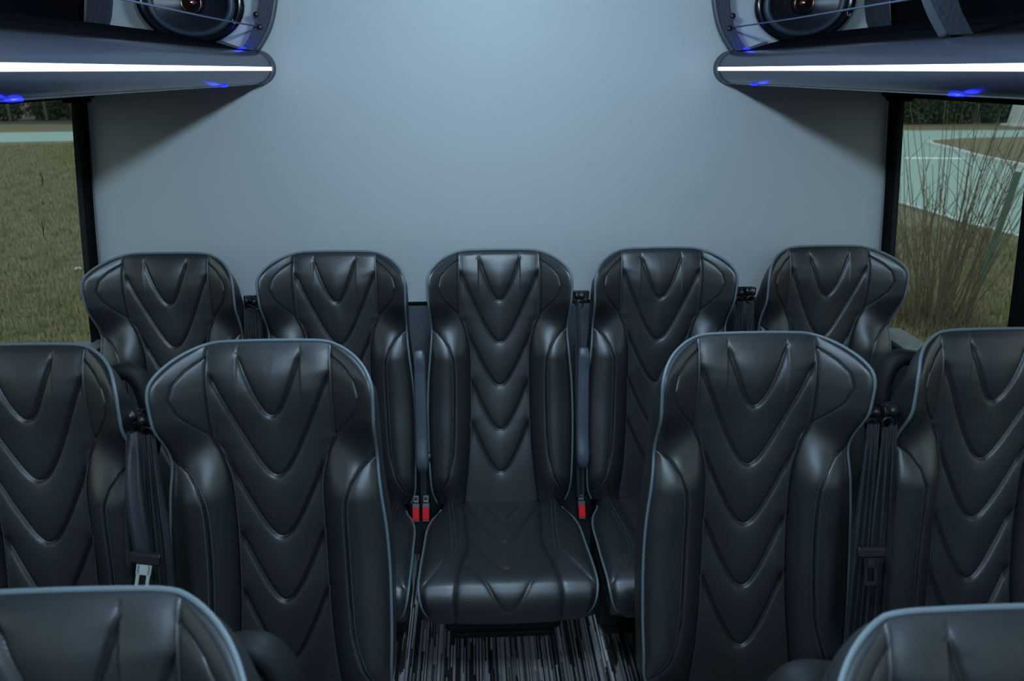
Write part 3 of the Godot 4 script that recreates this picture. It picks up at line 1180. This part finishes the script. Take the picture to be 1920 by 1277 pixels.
func side(sgn: float, which: String, num: int) -> void:
	var z_end := 2.2
	# wall under the window
	var b := MB.new()
	b.box(Vector3(sgn * 1.255, 0.39, (REAR_Z + z_end) / 2), Vector3(0.09, 0.80, z_end - REAR_Z), Basis.IDENTITY, 0.004)
	struct(put(b, "wall_" + which, M.side_wall), "grey side wall under the " + ("lawn" if sgn < 0 else "shrub") + " windows", "wall")
	# liner above the window, inside the rack
	b = MB.new()
	var poly := PackedVector2Array([Vector2(1.150, 1.507), Vector2(1.128, 1.70), Vector2(1.08, 1.95), Vector2(1.30, 1.95), Vector2(1.30, 1.507)])
	b.prism(poly, Vector3(0, 0, REAR_Z), Vector3(sgn, 0, 0), Vector3.UP, Vector3(0, 0, z_end - REAR_Z))
	struct(put(b, "wall_%s_upper" % which, M.liner), "black carpeted wall panel above the " + ("lawn" if sgn < 0 else "shrub") + " windows", "wall panel")
	# window: sill, header, posts, panes
	b = MB.new()
	b.box(Vector3(sgn * 1.205, 0.797, (REAR_Z + z_end) / 2), Vector3(0.045, 0.016, z_end - REAR_Z), Basis.IDENTITY, 0.005)
	var win := put(b, "window_%d" % num, M.side_wall)
	struct(win, "tinted side window framed in black rubber, looking onto the " + ("open lawn" if sgn < 0 else "bare shrub and road"), "window")
	b = MB.new()
	b.box(Vector3(sgn * 1.172, 1.5265, (REAR_Z + z_end) / 2), Vector3(0.060, 0.041, z_end - REAR_Z), Basis.IDENTITY, 0.006)
	put(b, "header", M.rubber, win)
	for zz in [[REAR_Z + 0.001, REAR_Z + 0.036], [-1.768, -1.58], [-0.85, -0.66], [0.25, 0.44], [1.3, 1.5]]:
		b = MB.new()
		var pts := PackedVector3Array()
		var rows := []
		for k in 9:
			var y := lerpf(0.795, 1.515, k / 8.0)
			var x := lean(y) + 0.004 * sin(PI * k / 8.0)
			var row := PackedVector3Array()
			for q in [[0.003, zz[0]], [0.0, lerpf(zz[0], zz[1], 0.15)], [0.0, lerpf(zz[0], zz[1], 0.85)], [0.004, zz[1]], [0.03, zz[1]], [0.03, zz[0]]]:
				row.append(Vector3(sgn * (x + q[0]), y, q[1]))
			rows.append(row)
		b.grid(rows, true)
		put(b, "post", M.rubber, win)
	# pale edge of the rear wall covering beside the rear post
	var pz := [REAR_Z + 0.03, -1.75, -0.83, 0.27, 1.32, z_end]
	for k in pz.size() - 1:
		b = MB.new()
		var o := [Vector3(sgn * (lean(.79) + .012), .79, pz[k]), Vector3(sgn * (lean(1.52) + .012), 1.52, pz[k]), Vector3(sgn * (lean(1.52) + .012), 1.52, pz[k + 1]), Vector3(sgn * (lean(.79) + .012), .79, pz[k + 1])]
		b.flat(PackedVector3Array(o), Vector3(-sgn, 0, 0))
		var pane := put(b, "pane", M.glass, win)
		pane.set_meta("label", "greenish tinted glass pane")
		if sgn < 0 and k == 0:
			b = MB.new()  # three thin dark marks lying on the pane
			for s in [[-2.128, 1.335, 1.298], [-2.118, 1.262, 1.250], [-2.108, 1.215, 1.170]]:
				var path := PackedVector3Array()
				for j in 5:
					var y := lerpf(s[1], s[2], j / 4.0)
					path.append(Vector3(sgn * (lean(y) + .010), y, s[0] + 0.003 * sin(j * 2.1) - j * 0.001))
				b.tube(path, PackedFloat32Array([.0004, .0009, .0012, .0010, .0004]), 5)
			put(b, "dark_mark", M.rubber, pane).set_meta("label", "short dark mark on the glass")
	# shade bracket at the upper rear corner of the window
	b = MB.new()
	b.box(Vector3(sgn * 1.150, 1.5235, REAR_Z + 0.045), Vector3(0.060, 0.032, 0.07), Basis.IDENTITY, 0.006)
	b.box(Vector3(sgn * 1.158, 1.502, REAR_Z + 0.050), Vector3(0.052, 0.014, 0.07), Basis.IDENTITY, 0.005)
	put(b, "shade_bracket", M.rubber, win)
	b = MB.new()
	b.tube(PackedVector3Array([Vector3(sgn * (lean(.80) - .002), .80, REAR_Z + .004), Vector3(sgn * (lean(1.15) - .002), 1.15, REAR_Z + .004), Vector3(sgn * (lean(1.5) - .002), 1.5, REAR_Z + .004)]), 0.0022, 6)
	put(b, "edge_trim", M.alu_trim, win)

# ---------------------------------------------------------------- outside
func slab(called: String, m: Material, pts: Array, y: float, label: String, cat: String, thick := 0.05) -> Node:
	var b := MB.new()
	var poly := PackedVector2Array()
	for p in pts:
		poly.append(Vector2(p[0], -p[1]))
	b.prism(poly, Vector3(0, y - thick, 0), Vector3.RIGHT, Vector3(0, 0, -1), Vector3(0, thick, 0))
	return struct(put(b, called, m), label, cat)

func leaf_cloud(b: MB, c: Vector3, r: Vector3, count: int, size: float) -> void:
	for k in count:
		var d := Vector3(rng.randfn(0, 0.5), rng.randfn(0, 0.5), rng.randfn(0, 0.5))
		if d.length() > 1.0:
			d = d.normalized() * rng.randf_range(0.6, 1.0)
		var p := c + d * r
		var a := Vector3(rng.randfn(), rng.randfn(), rng.randfn()).normalized() * size * rng.randf_range(0.6, 1.3)
		var e := a.cross(Vector3(rng.randfn(), rng.randfn(), rng.randfn()).normalized()).normalized() * size * 0.4
		b.piece(PackedVector3Array([p - a, p + e, p + a, p - e]), PackedInt32Array([0, 1, 2, 0, 2, 3]), PackedVector2Array(), Vector3(0.1, 1, 0.2))

func make_tree(label: String, at: Vector3, h: float, m: Material, r: float, group: String) -> void:
	var t := thing("tree", label, "tree", at, group)
	var b := MB.new()
	var path := []
	var lean_ := Vector3(rng.randf_range(-.25, .25), 0, rng.randf_range(-.1, .1))
	for k in 6:
		path.append(Vector3(0, h * 0.75 * k / 5.0, 0) + lean_ * k / 5.0 + Vector3(rng.randf_range(-.04, .04), 0, 0))
	var line := smooth_line(path, 3)
	var rad := PackedFloat32Array()
	for k in line.size():
		rad.append(lerpf(r, r * 0.35, float(k) / line.size()))
	b.tube(line, rad, 7)
	for k in 5:
		var y := h * rng.randf_range(.3, .7)
		var a := rng.randf() * TAU
		b.tube(PackedVector3Array([Vector3(0, y, 0), Vector3(cos(a) * .3, y + .5, sin(a) * .3), Vector3(cos(a) * .55, y + 1.2, sin(a) * .55)]), PackedFloat32Array([r * .4, r * .25, r * .1]), 5)
	put(b, "trunk", M.bark, t)
	b = MB.new()
	for k in 5:
		leaf_cloud(b, Vector3(rng.randf_range(-.3, .3), h * rng.randf_range(.55, .95), rng.randf_range(-.3, .3)), Vector3(0.55, 0.9, 0.55), 110, 0.16)
	put(b, "crown", m, t)

func make_bush(label: String, at: Vector3, r: Vector3, m: Material, group: String) -> void:
	var t := thing("roadside_bush", label, "bush", at, group)
	var b := MB.new()
	leaf_cloud(b, Vector3(0, r.y * 0.9, 0), r, 900, 0.11)
	leaf_cloud(b, Vector3(0, r.y * 0.5, 0), r * Vector3(1, .6, 1), 500, 0.11)
	put(b, "foliage", m, t)
	b = MB.new()
	for k in 6:
		var a := rng.randf() * TAU
		b.tube(PackedVector3Array([Vector3(cos(a) * .1, 0, sin(a) * .1), Vector3(cos(a) * .4, r.y, sin(a) * .4), Vector3(cos(a) * .7, r.y * 1.7, sin(a) * .7)]), PackedFloat32Array([.03, .02, .008]), 5)
	put(b, "stem", M.bark, t)

func outside() -> void:
	# lawn plane under everything, then roads, island and the far verge, each lying on it
	slab("ground", M.grass_ground, [[-60, 10], [60, 10], [60, -75], [-60, -75]], GROUND, "brown winter lawn round the coach", "lawn", 0.2)
	slab("road", M.road, [[-60, -29.2], [-16.6, -29.8], [-9, -31.2], [-5, -32.2], [-5, -36.6], [-9, -35.9], [-19.2, -34.5], [-60, -34.0]], GROUND + 0.03, "pale grey road beyond the open lawn", "road")
	slab("road_bend", M.road, [[8.25, -11.2], [8.2, -12.0], [8.06, -12.8], [8.1, -13.8], [8.06, -14.9], [6.5, -17.5], [3.0, -21.0], [3.0, -33.9], [18.2, -33.8], [40, -33.2], [40, -4], [8.6, -4], [8.3, -9]], GROUND + 0.03, "pale grey road bend behind the bare shrub", "road")
	slab("grass_island", M.grass_ground, [[15.55, -26.95], [15.9, -27.7], [17.5, -28.55], [20.2, -29.1], [30, -29.4], [30, -15.5], [18, -16.5], [14.4, -20.4], [14.75, -23.1], [15.3, -25.4]], GROUND + 0.13, "brown grass island in the road bend", "traffic island", 0.1)
	slab("island_curb", M.curb, [[15.40, -27.0], [15.8, -27.85], [17.45, -28.7], [20.2, -29.25], [30, -29.55], [30, -15.3], [17.9, -16.3], [14.2, -20.3], [14.57, -23.1], [15.12, -25.4]], GROUND + 0.115, "pale concrete curb of the grass island", "curb", 0.085)
	slab("road_marking", M.road_line, [[12.5, -23.1], [14.1, -22.9], [14.0, -22.6], [12.3, -22.75]], GROUND + 0.034, "white painted line across the road bend", "road marking", 0.004)
	slab("lawn_curb", M.curb, [[8.25, -11.2], [8.2, -12.0], [8.06, -12.8], [8.1, -13.8], [8.06, -14.9], [8.18, -14.95], [8.22, -13.8], [8.18, -12.85], [8.32, -12.0], [8.37, -11.2]], GROUND + 0.045, "pale edge between lawn and road bend", "curb", 0.05)
	slab("painted_shine", M.road_line, [[-11.9, -33.6], [-8.5, -34.2], [-8.5, -34.6], [-12.5, -34.0]], GROUND + 0.034, "pale patch painting the shine on the far road", "road marking", 0.004)  # shine on the road, laid on as a pale slab
	# dark earth under the wood edge
	slab("wood_floor", M.mulch, [[-60, -41.5], [60, -38.5], [60, -74], [-60, -74]], GROUND + 0.02, "dark leaf litter under the trees", "ground")
	# trees and undergrowth past the roads
	var k := 0
	for p in [[-22.4, -41.4], [-20.9, -41.9], [-19.4, -41.5], [-18.0, -43.8], [-24.3, -43.0], [-17.3, -41.9]]:
		make_tree("slim bare-trunked tree in the wood past the open lawn" if k < 5 else "slim tree with yellow-green leaves past the open lawn", Vector3(p[0], GROUND, p[1]), rng.randf_range(6, 8), M.leaf_dark if k < 5 else M.leaf_light, 0.07, "trees past the open lawn" if k < 5 else "")
		k += 1
	for p in [[-23.4, -43.0], [-21.6, -43.6], [-20.2, -43.9], [-18.8, -43.2], [-17.2, -44.0], [-25.2, -44.3], [-22.4, -45.6], [-19.6, -46.0], [-16.0, -45.4]]:
		make_bush("dark evergreen bush in the wood past the open lawn", Vector3(p[0], GROUND, p[1]), Vector3(1.1, .95, .9), M.leaf_dark, "bushes past the open lawn")
	make_bush("yellow-green bush beside the rear window post, past the road", Vector3(-18.3, GROUND, -41.2), Vector3(.45, 1.0, .5), M.leaf_light, "")
	for p in [[20.2, -39.3], [22.5, -38.6], [24.6, -39.4], [27.0, -39.5]]:
		make_tree("dark tree in the wood past the road bend", Vector3(p[0], GROUND, p[1]), rng.randf_range(6, 8), M.leaf_dark, 0.08, "trees past the road bend")
	for p in [[19.6, -39.0], [20.9, -38.4], [22.2, -38.6], [23.5, -38.7], [24.9, -39.0], [26.4, -39.2], [28.2, -39.3], [21.5, -40.3], [24.0, -40.6], [26.8, -41.0], [19.0, -41.0]]:
		make_bush("dense dark green bush past the road bend", Vector3(p[0], GROUND, p[1]), Vector3(1.0, 1.05, .8), M.leaf_dark, "bushes past the road bend")
	# pale tapered block at the roadside
	var t := thing("concrete_marker", "pale grey concrete marker beside the far road", "marker", Vector3(25.2, GROUND, -36.4))
	var b := MB.new()
	b.prism(PackedVector2Array([Vector2(-.75, 0), Vector2(.75, 0), Vector2(.38, 2.3), Vector2(-.42, 2.3)]), Vector3(0, 0, -.3), Vector3.RIGHT, Vector3.UP, Vector3(0, 0, .6))
	put(b, "block", M.pale, t)
	b = MB.new()
	b.box(Vector3(0, 0.06, 0), Vector3(1.9, .12, .9), Basis.IDENTITY, .02)
	put(b, "footing", M.curb, t)
	# reflection in the window, built as a leaning green bar outside
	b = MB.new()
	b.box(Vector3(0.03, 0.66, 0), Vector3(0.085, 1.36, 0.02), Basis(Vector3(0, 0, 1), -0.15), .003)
	var st := put(b, "reflection_bar", M.window_reflection)
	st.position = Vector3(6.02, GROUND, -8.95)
	tag(st, "flat green bar standing in for a reflection in the window", "window_reflection")
	# scrap of paper on the lawn
	b = MB.new()
	var rows := []
	for i in 4:
		var row := PackedVector3Array()
		for j in 4:
			row.append(Vector3(i * 0.03, 0.02 + 0.012 * sin(i * 2.0 + j * 1.3), j * 0.03))
		rows.append(row)
	b.grid(rows, false, Vector3.UP)
	var sc := put(b, "paper_scrap", M.paper)
	sc.position = Vector3(-5.13, GROUND + 0.02, -10.26)
	tag(sc, "crumpled white paper scrap on the open lawn", "litter")
	shrub()
	blades()

func shrub() -> void:
	var t := thing("bare_shrub", "leafless shrub of upright brown twigs outside the window", "shrub", Vector3(4.52, GROUND, -7.45))
	for k in 74:
		var a := rng.randf() * TAU
		var base := Vector3(cos(a), 0, sin(a)) * rng.randf_range(0.02, 0.34)
		var h := rng.randf_range(1.1, 2.15)
		var out_ := Vector3(cos(a), 0, sin(a)) * rng.randf_range(0.1, 0.75) + Vector3(rng.randfn(0, .12), 0, rng.randfn(0, .12))
		var pts := []
		for j in 5:
			var u := j / 4.0
			pts.append(base + Vector3(0, h * u, 0) + out_ * pow(u, 1.25) + Vector3(rng.randfn(0, .018), 0, rng.randfn(0, .018)))
		var line := smooth_line(pts, 3)
		var rad := PackedFloat32Array()
		for j in line.size():
			rad.append(lerpf(0.0075, 0.002, float(j) / line.size()))
		var b := MB.new()
		b.tube(line, rad, 5)
		for q in rng.randi_range(2, 4):
			var j := rng.randi_range(4, line.size() - 3)
			var d := Vector3(rng.randfn(0, .6), 1.0, rng.randfn(0, .6)).normalized() * rng.randf_range(.18, .5)
			b.tube(PackedVector3Array([line[j], line[j] + d * 0.5 + Vector3(rng.randfn(0, .02), 0, 0), line[j] + d]), PackedFloat32Array([.0035, .0026, .0015]), 4)
		put(b, "twig", M.twig, t)
	var b2 := MB.new()
	for k in 260:
		var a := rng.randf() * TAU
		var p := Vector3(cos(a), 0, sin(a)) * sqrt(rng.randf()) * 0.55
		var d := Vector3(rng.randfn(0, .6), rng.randf_range(.3, 1.0), rng.randfn(0, .6)).normalized() * rng.randf_range(.12, .38)
		b2.tube(PackedVector3Array([p, p + d * .6, p + d]), PackedFloat32Array([.004, .003, .0015]), 4)
	put(b2, "dry_undergrowth", M.twig, t).set_meta("kind", "stuff")

func blades() -> void:
	var b := MB.new()
	for k in 5:
		var a := TAU * k / 5.0 + 0.3 * k
		var o := Vector3(cos(a), 0, sin(a)) * 0.022
		var s := Vector3(-sin(a), 0, cos(a)) * 0.004
		b.flat(PackedVector3Array([o - s, o + s, o * 2.2 + Vector3(0, 0.05 + 0.012 * k, 0)]), Vector3(0, 1, 0))
	var mesh := b.mesh()
	var spots := []
	while spots.size() < 90000:
		var leftside := rng.randf() < 0.68
		var d := 5.5 + 27.0 * pow(rng.randf(), 1.25)
		var p: Vector3
		if leftside:
			var ang := rng.randf_range(0.38, 1.10)
			p = Vector3(-sin(ang) * d * 1.0, GROUND, -cos(ang) * d)
		else:
			var ang := rng.randf_range(0.34, 0.80)
			d = 5.5 + 9.0 * pow(rng.randf(), 1.2)
			p = Vector3(sin(ang) * d, GROUND, -cos(ang) * d)
			if p.x > 8.0:
				continue
		spots.append(p)
	var mm := MultiMesh.new()
	mm.transform_format = MultiMesh.TRANSFORM_3D
	mm.use_colors = true
	mm.mesh = mesh
	mm.instance_count = spots.size()
	for k in spots.size():
		var s := rng.randf_range(0.6, 1.35) * (1.0 + 0.045 * maxf(0.0, -spots[k].z - 6.0))
		mm.set_instance_transform(k, Transform3D(Basis(Vector3.UP, rng.randf() * TAU).scaled(Vector3(s, minf(s, 1.4) * rng.randf_range(.5, 1.1), s)), spots[k]))
		var c := Color(0.17, 0.145, 0.075).lerp(Color(0.40, 0.34, 0.19), rng.randf())
		if rng.randf() < 0.2:
			c = Color(0.14, 0.16, 0.055)
		mm.set_instance_color(k, c)
	var o := MultiMeshInstance3D.new()
	o.name = "grass"
	o.multimesh = mm
	o.material_override = M.blade
	add_child(o)
	tag(o, "short dry brown grass covering the lawn", "grass", "", "stuff")

# ---------------------------------------------------------------- build
func _ready() -> void:
	rng.seed = 4711
	# camera, sky, exposure
	var cam := Camera3D.new()
	cam.name = "camera"
	cam.position = Vector3(-0.08, 1.58, 0.0)
	cam.rotation_degrees = Vector3(-18.675, -2.892, 0.0)
	cam.fov = 2.0 * rad_to_deg(atan(638.5 / 1500.0))
	cam.near = 0.05
	cam.far = 300.0
	var lens := CameraAttributesPhysical.new()
	lens.frustum_focal_length = 28.0
	lens.frustum_focus_distance = 1.9
	lens.exposure_aperture = 6.3
	cam.attributes = lens
	cam.fov = 2.0 * rad_to_deg(atan(638.5 / 1500.0))
	add_child(cam)
	cam.current = true
	var env := Environment.new()
	var sky := Sky.new()
	var ps := ProceduralSkyMaterial.new()
	ps.sky_top_color = Color(0.50, 0.57, 0.58)
	ps.sky_horizon_color = Color(0.60, 0.66, 0.64)
	ps.ground_bottom_color = Color(0.20, 0.20, 0.16)
	ps.ground_horizon_color = Color(0.40, 0.42, 0.40)
	ps.sky_energy_multiplier = 1.92
	sky.sky_material = ps
	env.background_mode = Environment.BG_SKY
	env.sky = sky
	env.tonemap_mode = Environment.TONE_MAPPER_LINEAR
	env.tonemap_exposure = 1.0
	env.sdfgi_enabled = true
	env.ssao_enabled = true
	env.ssil_enabled = true
	var we := WorldEnvironment.new()
	we.name = "environment"
	we.environment = env
	add_child(we)
	make_materials()
	shell()
	# lamps along the middle of the ceiling
	var above := {-1.45: "between the rear bench and the row ahead of it", -0.42: "over the second row ahead of the rear bench", 0.65: "towards the front bulkhead", 1.65: "close to the front bulkhead"}
	for z in above:
		var t := thing("ceiling_lamp", "white domed ceiling lamp " + above[z], "lamp", Vector3(-0.02, 1.945, z), "ceiling lamps")
		var b := MB.new()
		b.lathe(PackedVector2Array([Vector2(0, 0.004), Vector2(.085, .004), Vector2(.085, -.010), Vector2(.078, -.016), Vector2(0, -.016)]), Vector3.ZERO, Vector3.UP, 1.0, 2.0, 40, Vector3.RIGHT)
		put(b, "casing", M.alu_trim, t)
		b = MB.new()
		b.lathe(PackedVector2Array([Vector2(0, -.058), Vector2(.030, -.055), Vector2(.053, -.044), Vector2(.066, -.030), Vector2(.070, -.0165), Vector2(0, -.0165)]), Vector3.ZERO, Vector3.UP, 1.0, 2.0, 40, Vector3.RIGHT)
		put(b, "lamp_diffuser", M.lamp, t)
		for k in [-1, 1]:
			var l := OmniLight3D.new()
			l.name = "ceiling_light"
			l.light_color = Color(0.77, 0.90, 1.0)
			l.light_energy = LAMP
			l.light_size = 0.05
			l.omni_range = 12.0
			l.omni_attenuation = 2.0
			l.shadow_enabled = true
			l.position = Vector3(0, -0.04, k * 0.06)
			t.add_child(l, true)
	side(-1.0, "lawn_side", 1)
	side(1.0, "shrub_side", 2)
	rack(-1.0, "dark overhead luggage rack with white light strip on the lawn side", "")
	rack(1.0, "dark overhead luggage rack with white light strip on the shrub side", "")
	speaker(Vector3(-0.822, 1.752, REAR_Z + 0.035), -0.06, "black oval loudspeaker above the rack on the lawn side")
	speaker(Vector3(0.852, 1.757, REAR_Z + 0.035), 0.10, "black oval loudspeaker above the rack on the shrub side")
	seats()
	belts()
	outside()

func shell() -> void:
	var b := MB.new()
	b.box(Vector3(0, -0.05, -0.1), Vector3(2.6, 0.10, 4.7), Basis.IDENTITY, 0.0)
	struct(put(b, "floor", M.carpet), "grey and black striped carpet floor", "floor")
	b = MB.new()
	var outline := PackedVector2Array([Vector2(-lean(.9) - .02, .9), Vector2(lean(.9) + .02, .9), Vector2(lean(1.51) + .02, 1.51), Vector2(1.18, 1.95), Vector2(-1.18, 1.95), Vector2(-lean(1.51) - .02, 1.51)])
	b.prism(outline, Vector3(0, 0, REAR_Z), Vector3.RIGHT, Vector3.UP, Vector3(0, 0, -0.06))
	var w := put(b, "wall_rear", M.wall)
	struct(w, "smooth plain grey rear wall", "wall")
	b = MB.new()
	b.box(Vector3(0, 0.445, REAR_Z - 0.025), Vector3(2.44, 0.89, 0.07), Basis.IDENTITY, 0.002)
	put(b, "lower_panel", M.wall_low, w)
	b = MB.new()
	b.box(Vector3(0, 0.895, REAR_Z + 0.004), Vector3(2.40, 0.008, 0.016), Basis.IDENTITY, 0.002)
	put(b, "joint_strip", M.rubber, w)
	b = MB.new()
	b.box(Vector3(0, 1.98, -0.1), Vector3(2.60, 0.06, 4.7), Basis.IDENTITY, 0.0)
	struct(put(b, "ceiling", M.ceiling), "pale grey ceiling over the aisle", "ceiling")
	b = MB.new()
	b.box(Vector3(0, 0.98, 2.23), Vector3(2.60, 2.0, 0.06), Basis.IDENTITY, 0.0)
	struct(put(b, "wall_front", M.wall), "grey bulkhead at the front end of the coach", "wall")

func seats() -> void:
	var zr := -2.065
	var z2 := -1.300
	var z3 := -0.535
	var bench := "rear bench seats"
	var pairs := "paired coach seats"
	var s0 := make_seat()
	s0.position = Vector3(-0.007, 0, zr)
	s0.set_meta("label", "black leather middle seat of the rear bench with its whole cushion showing")
	s0.set_meta("group", bench)
	copy(s0, "bus_seat", "rear bench seat next to the middle one, on the open lawn side", Vector3(-0.456, 0, zr), bench)
	var sr := copy(s0, "bus_seat", "rear bench seat next to the middle one, on the bare shrub side", Vector3(0.445, 0, zr), bench)
	copy(s0, "bus_seat", "rear bench seat in the corner by the open lawn window", Vector3(-0.908, 0, zr), bench)
	copy(s0, "bus_seat", "rear bench seat in the corner by the bare shrub window", Vector3(0.922, 0, zr), bench)
	var a := copy(s0, "bus_seat", "aisle seat on the open lawn side, in the row ahead of the rear bench", Vector3(-0.455, 0, z2), pairs)
	var c := copy(s0, "bus_seat", "window seat by the open lawn, in the row ahead of the rear bench", Vector3(-0.896, 0, z2), pairs)
	var d := copy(s0, "bus_seat", "aisle seat on the bare shrub side, in the row ahead of the rear bench", Vector3(0.452, 0, z2), pairs)
	var e := copy(s0, "bus_seat", "window seat by the bare shrub, in the row ahead of the rear bench", Vector3(0.921, 0, z2), pairs)
	var f := copy(s0, "bus_seat", "aisle seat on the open lawn side, two rows ahead of the rear bench", Vector3(-0.476, 0, z3 - 0.020), pairs)
	var g := copy(s0, "bus_seat", "aisle seat on the bare shrub side, two rows ahead of the rear bench", Vector3(0.402, 0, z3 + 0.050), pairs)
	add_armrest(s0, -0.2245, 1)
	add_armrest(sr, -0.218, 1)
	add_handle(c, 1.0)
	add_handle(e, -1.0)
	add_handle(f, 1.0, -0.025)
	add_handle(g, -1.0, -0.025)
	add_armrest(d, 0.232, -1, 0.10, 0.40)

func belts() -> void:
	var g := "belts hanging between the seats"
	belt_guide("black belt guide between the rear bench seats by the lawn window", [[Vector3(-.690, .985, -2.140), 0.3, 1.0], [Vector3(-.668, .984, -2.130), 0.0, .9]], "belt guides")
	belt_guide("black belt guide between the rear bench seats by the shrub window", [[Vector3(.668, .988, -2.140), 0.0, .95], [Vector3(.697, .994, -2.130), -0.3, 1.05]], "belt guides")
	belt_guide("black belt guide beside the middle seat of the rear bench", [[Vector3(.216, .985, -2.140), 0.0, .9]], "belt guides")
	belt_guide("black belt guide between the paired seats on the lawn side", [[Vector3(-.694, .988, -1.362), 0.2, 1.0], [Vector3(-.673, .982, -1.355), 0.0, 1.0]], "belt guides")
	belt_guide("black belt guide between the paired seats on the shrub side", [[Vector3(.674, .965, -1.362), 0.0, 1.0], [Vector3(.702, .970, -1.355), 0.0, 1.05]], "belt guides")
	seat_belt("gathered dark webbing between the rear bench seats by the lawn window", Vector3(-.678, .965, -2.12), [[Vector3(-.012, 0, 0), Vector3(-.012, -.45, .10), .028, .036, 4, .004], [Vector3(.014, 0, .004), Vector3(.018, -.45, .10), .016, .034, 2, .006]], g)
	seat_belt("gathered dark webbing between the rear bench seats by the shrub window", Vector3(.684, .968, -2.12), [[Vector3(-.018, 0, 0), Vector3(-.022, -.45, .10), .022, .030, 3, .005], [Vector3(.012, -.005, .004), Vector3(.014, -.45, .10), .016, .036, 2, .005]], g)
	seat_belt("narrow dark webbing behind the armrest of the middle rear seat", Vector3(.211, .972, -2.135), [[Vector3(0, 0, 0), Vector3(.012, -.57, .085), .012, .022, 1, .003]], g)
	seat_belt("dark webbing with bright metal tongue between the paired seats", Vector3(-.682, .966, -1.338), [[Vector3(-.012, 0, 0), Vector3(-.016, -.46, .115), .024, .046, 2, .006], [Vector3(-.004, 0, .006), Vector3(.010, -.200, .085), .022, .036, 1, .008, Vector3(.000, 0, .012)], [Vector3(.016, -.005, .002), Vector3(.030, -.46, .105), .026, .046, 3, .005]], g, [TONGUE_A - Vector3(-.682, .966, -1.338), M.chrome, -0.18])
	seat_belt("dark webbing with black tongue between the paired seats", Vector3(.688, .950, -1.338), [[Vector3(-.020, 0, 0), Vector3(-.046, -.44, .10), .024, .034, 3, .005], [Vector3(.004, -.006, .004), Vector3(-.014, -.44, .10), .018, .032, 2, .006], [Vector3(.018, -.004, 0), Vector3(.010, -.44, .09), .018, .026, 2, .005]], g, [TONGUE_B - Vector3(.688, .950, -1.338), M.steel_dark, 0.0])
	buckle("belt buckle with red button, one of two beside the middle rear cushion", Vector3(-.2535, .375, -2.030), "paired belt buckles")
	buckle("belt buckle with red button, one of two beside the middle rear cushion", Vector3(-.2250, .375, -2.030), "paired belt buckles")
	buckle("single belt buckle with red button under the armrest of the rear bench", Vector3(.2250, .370, -2.030), "")
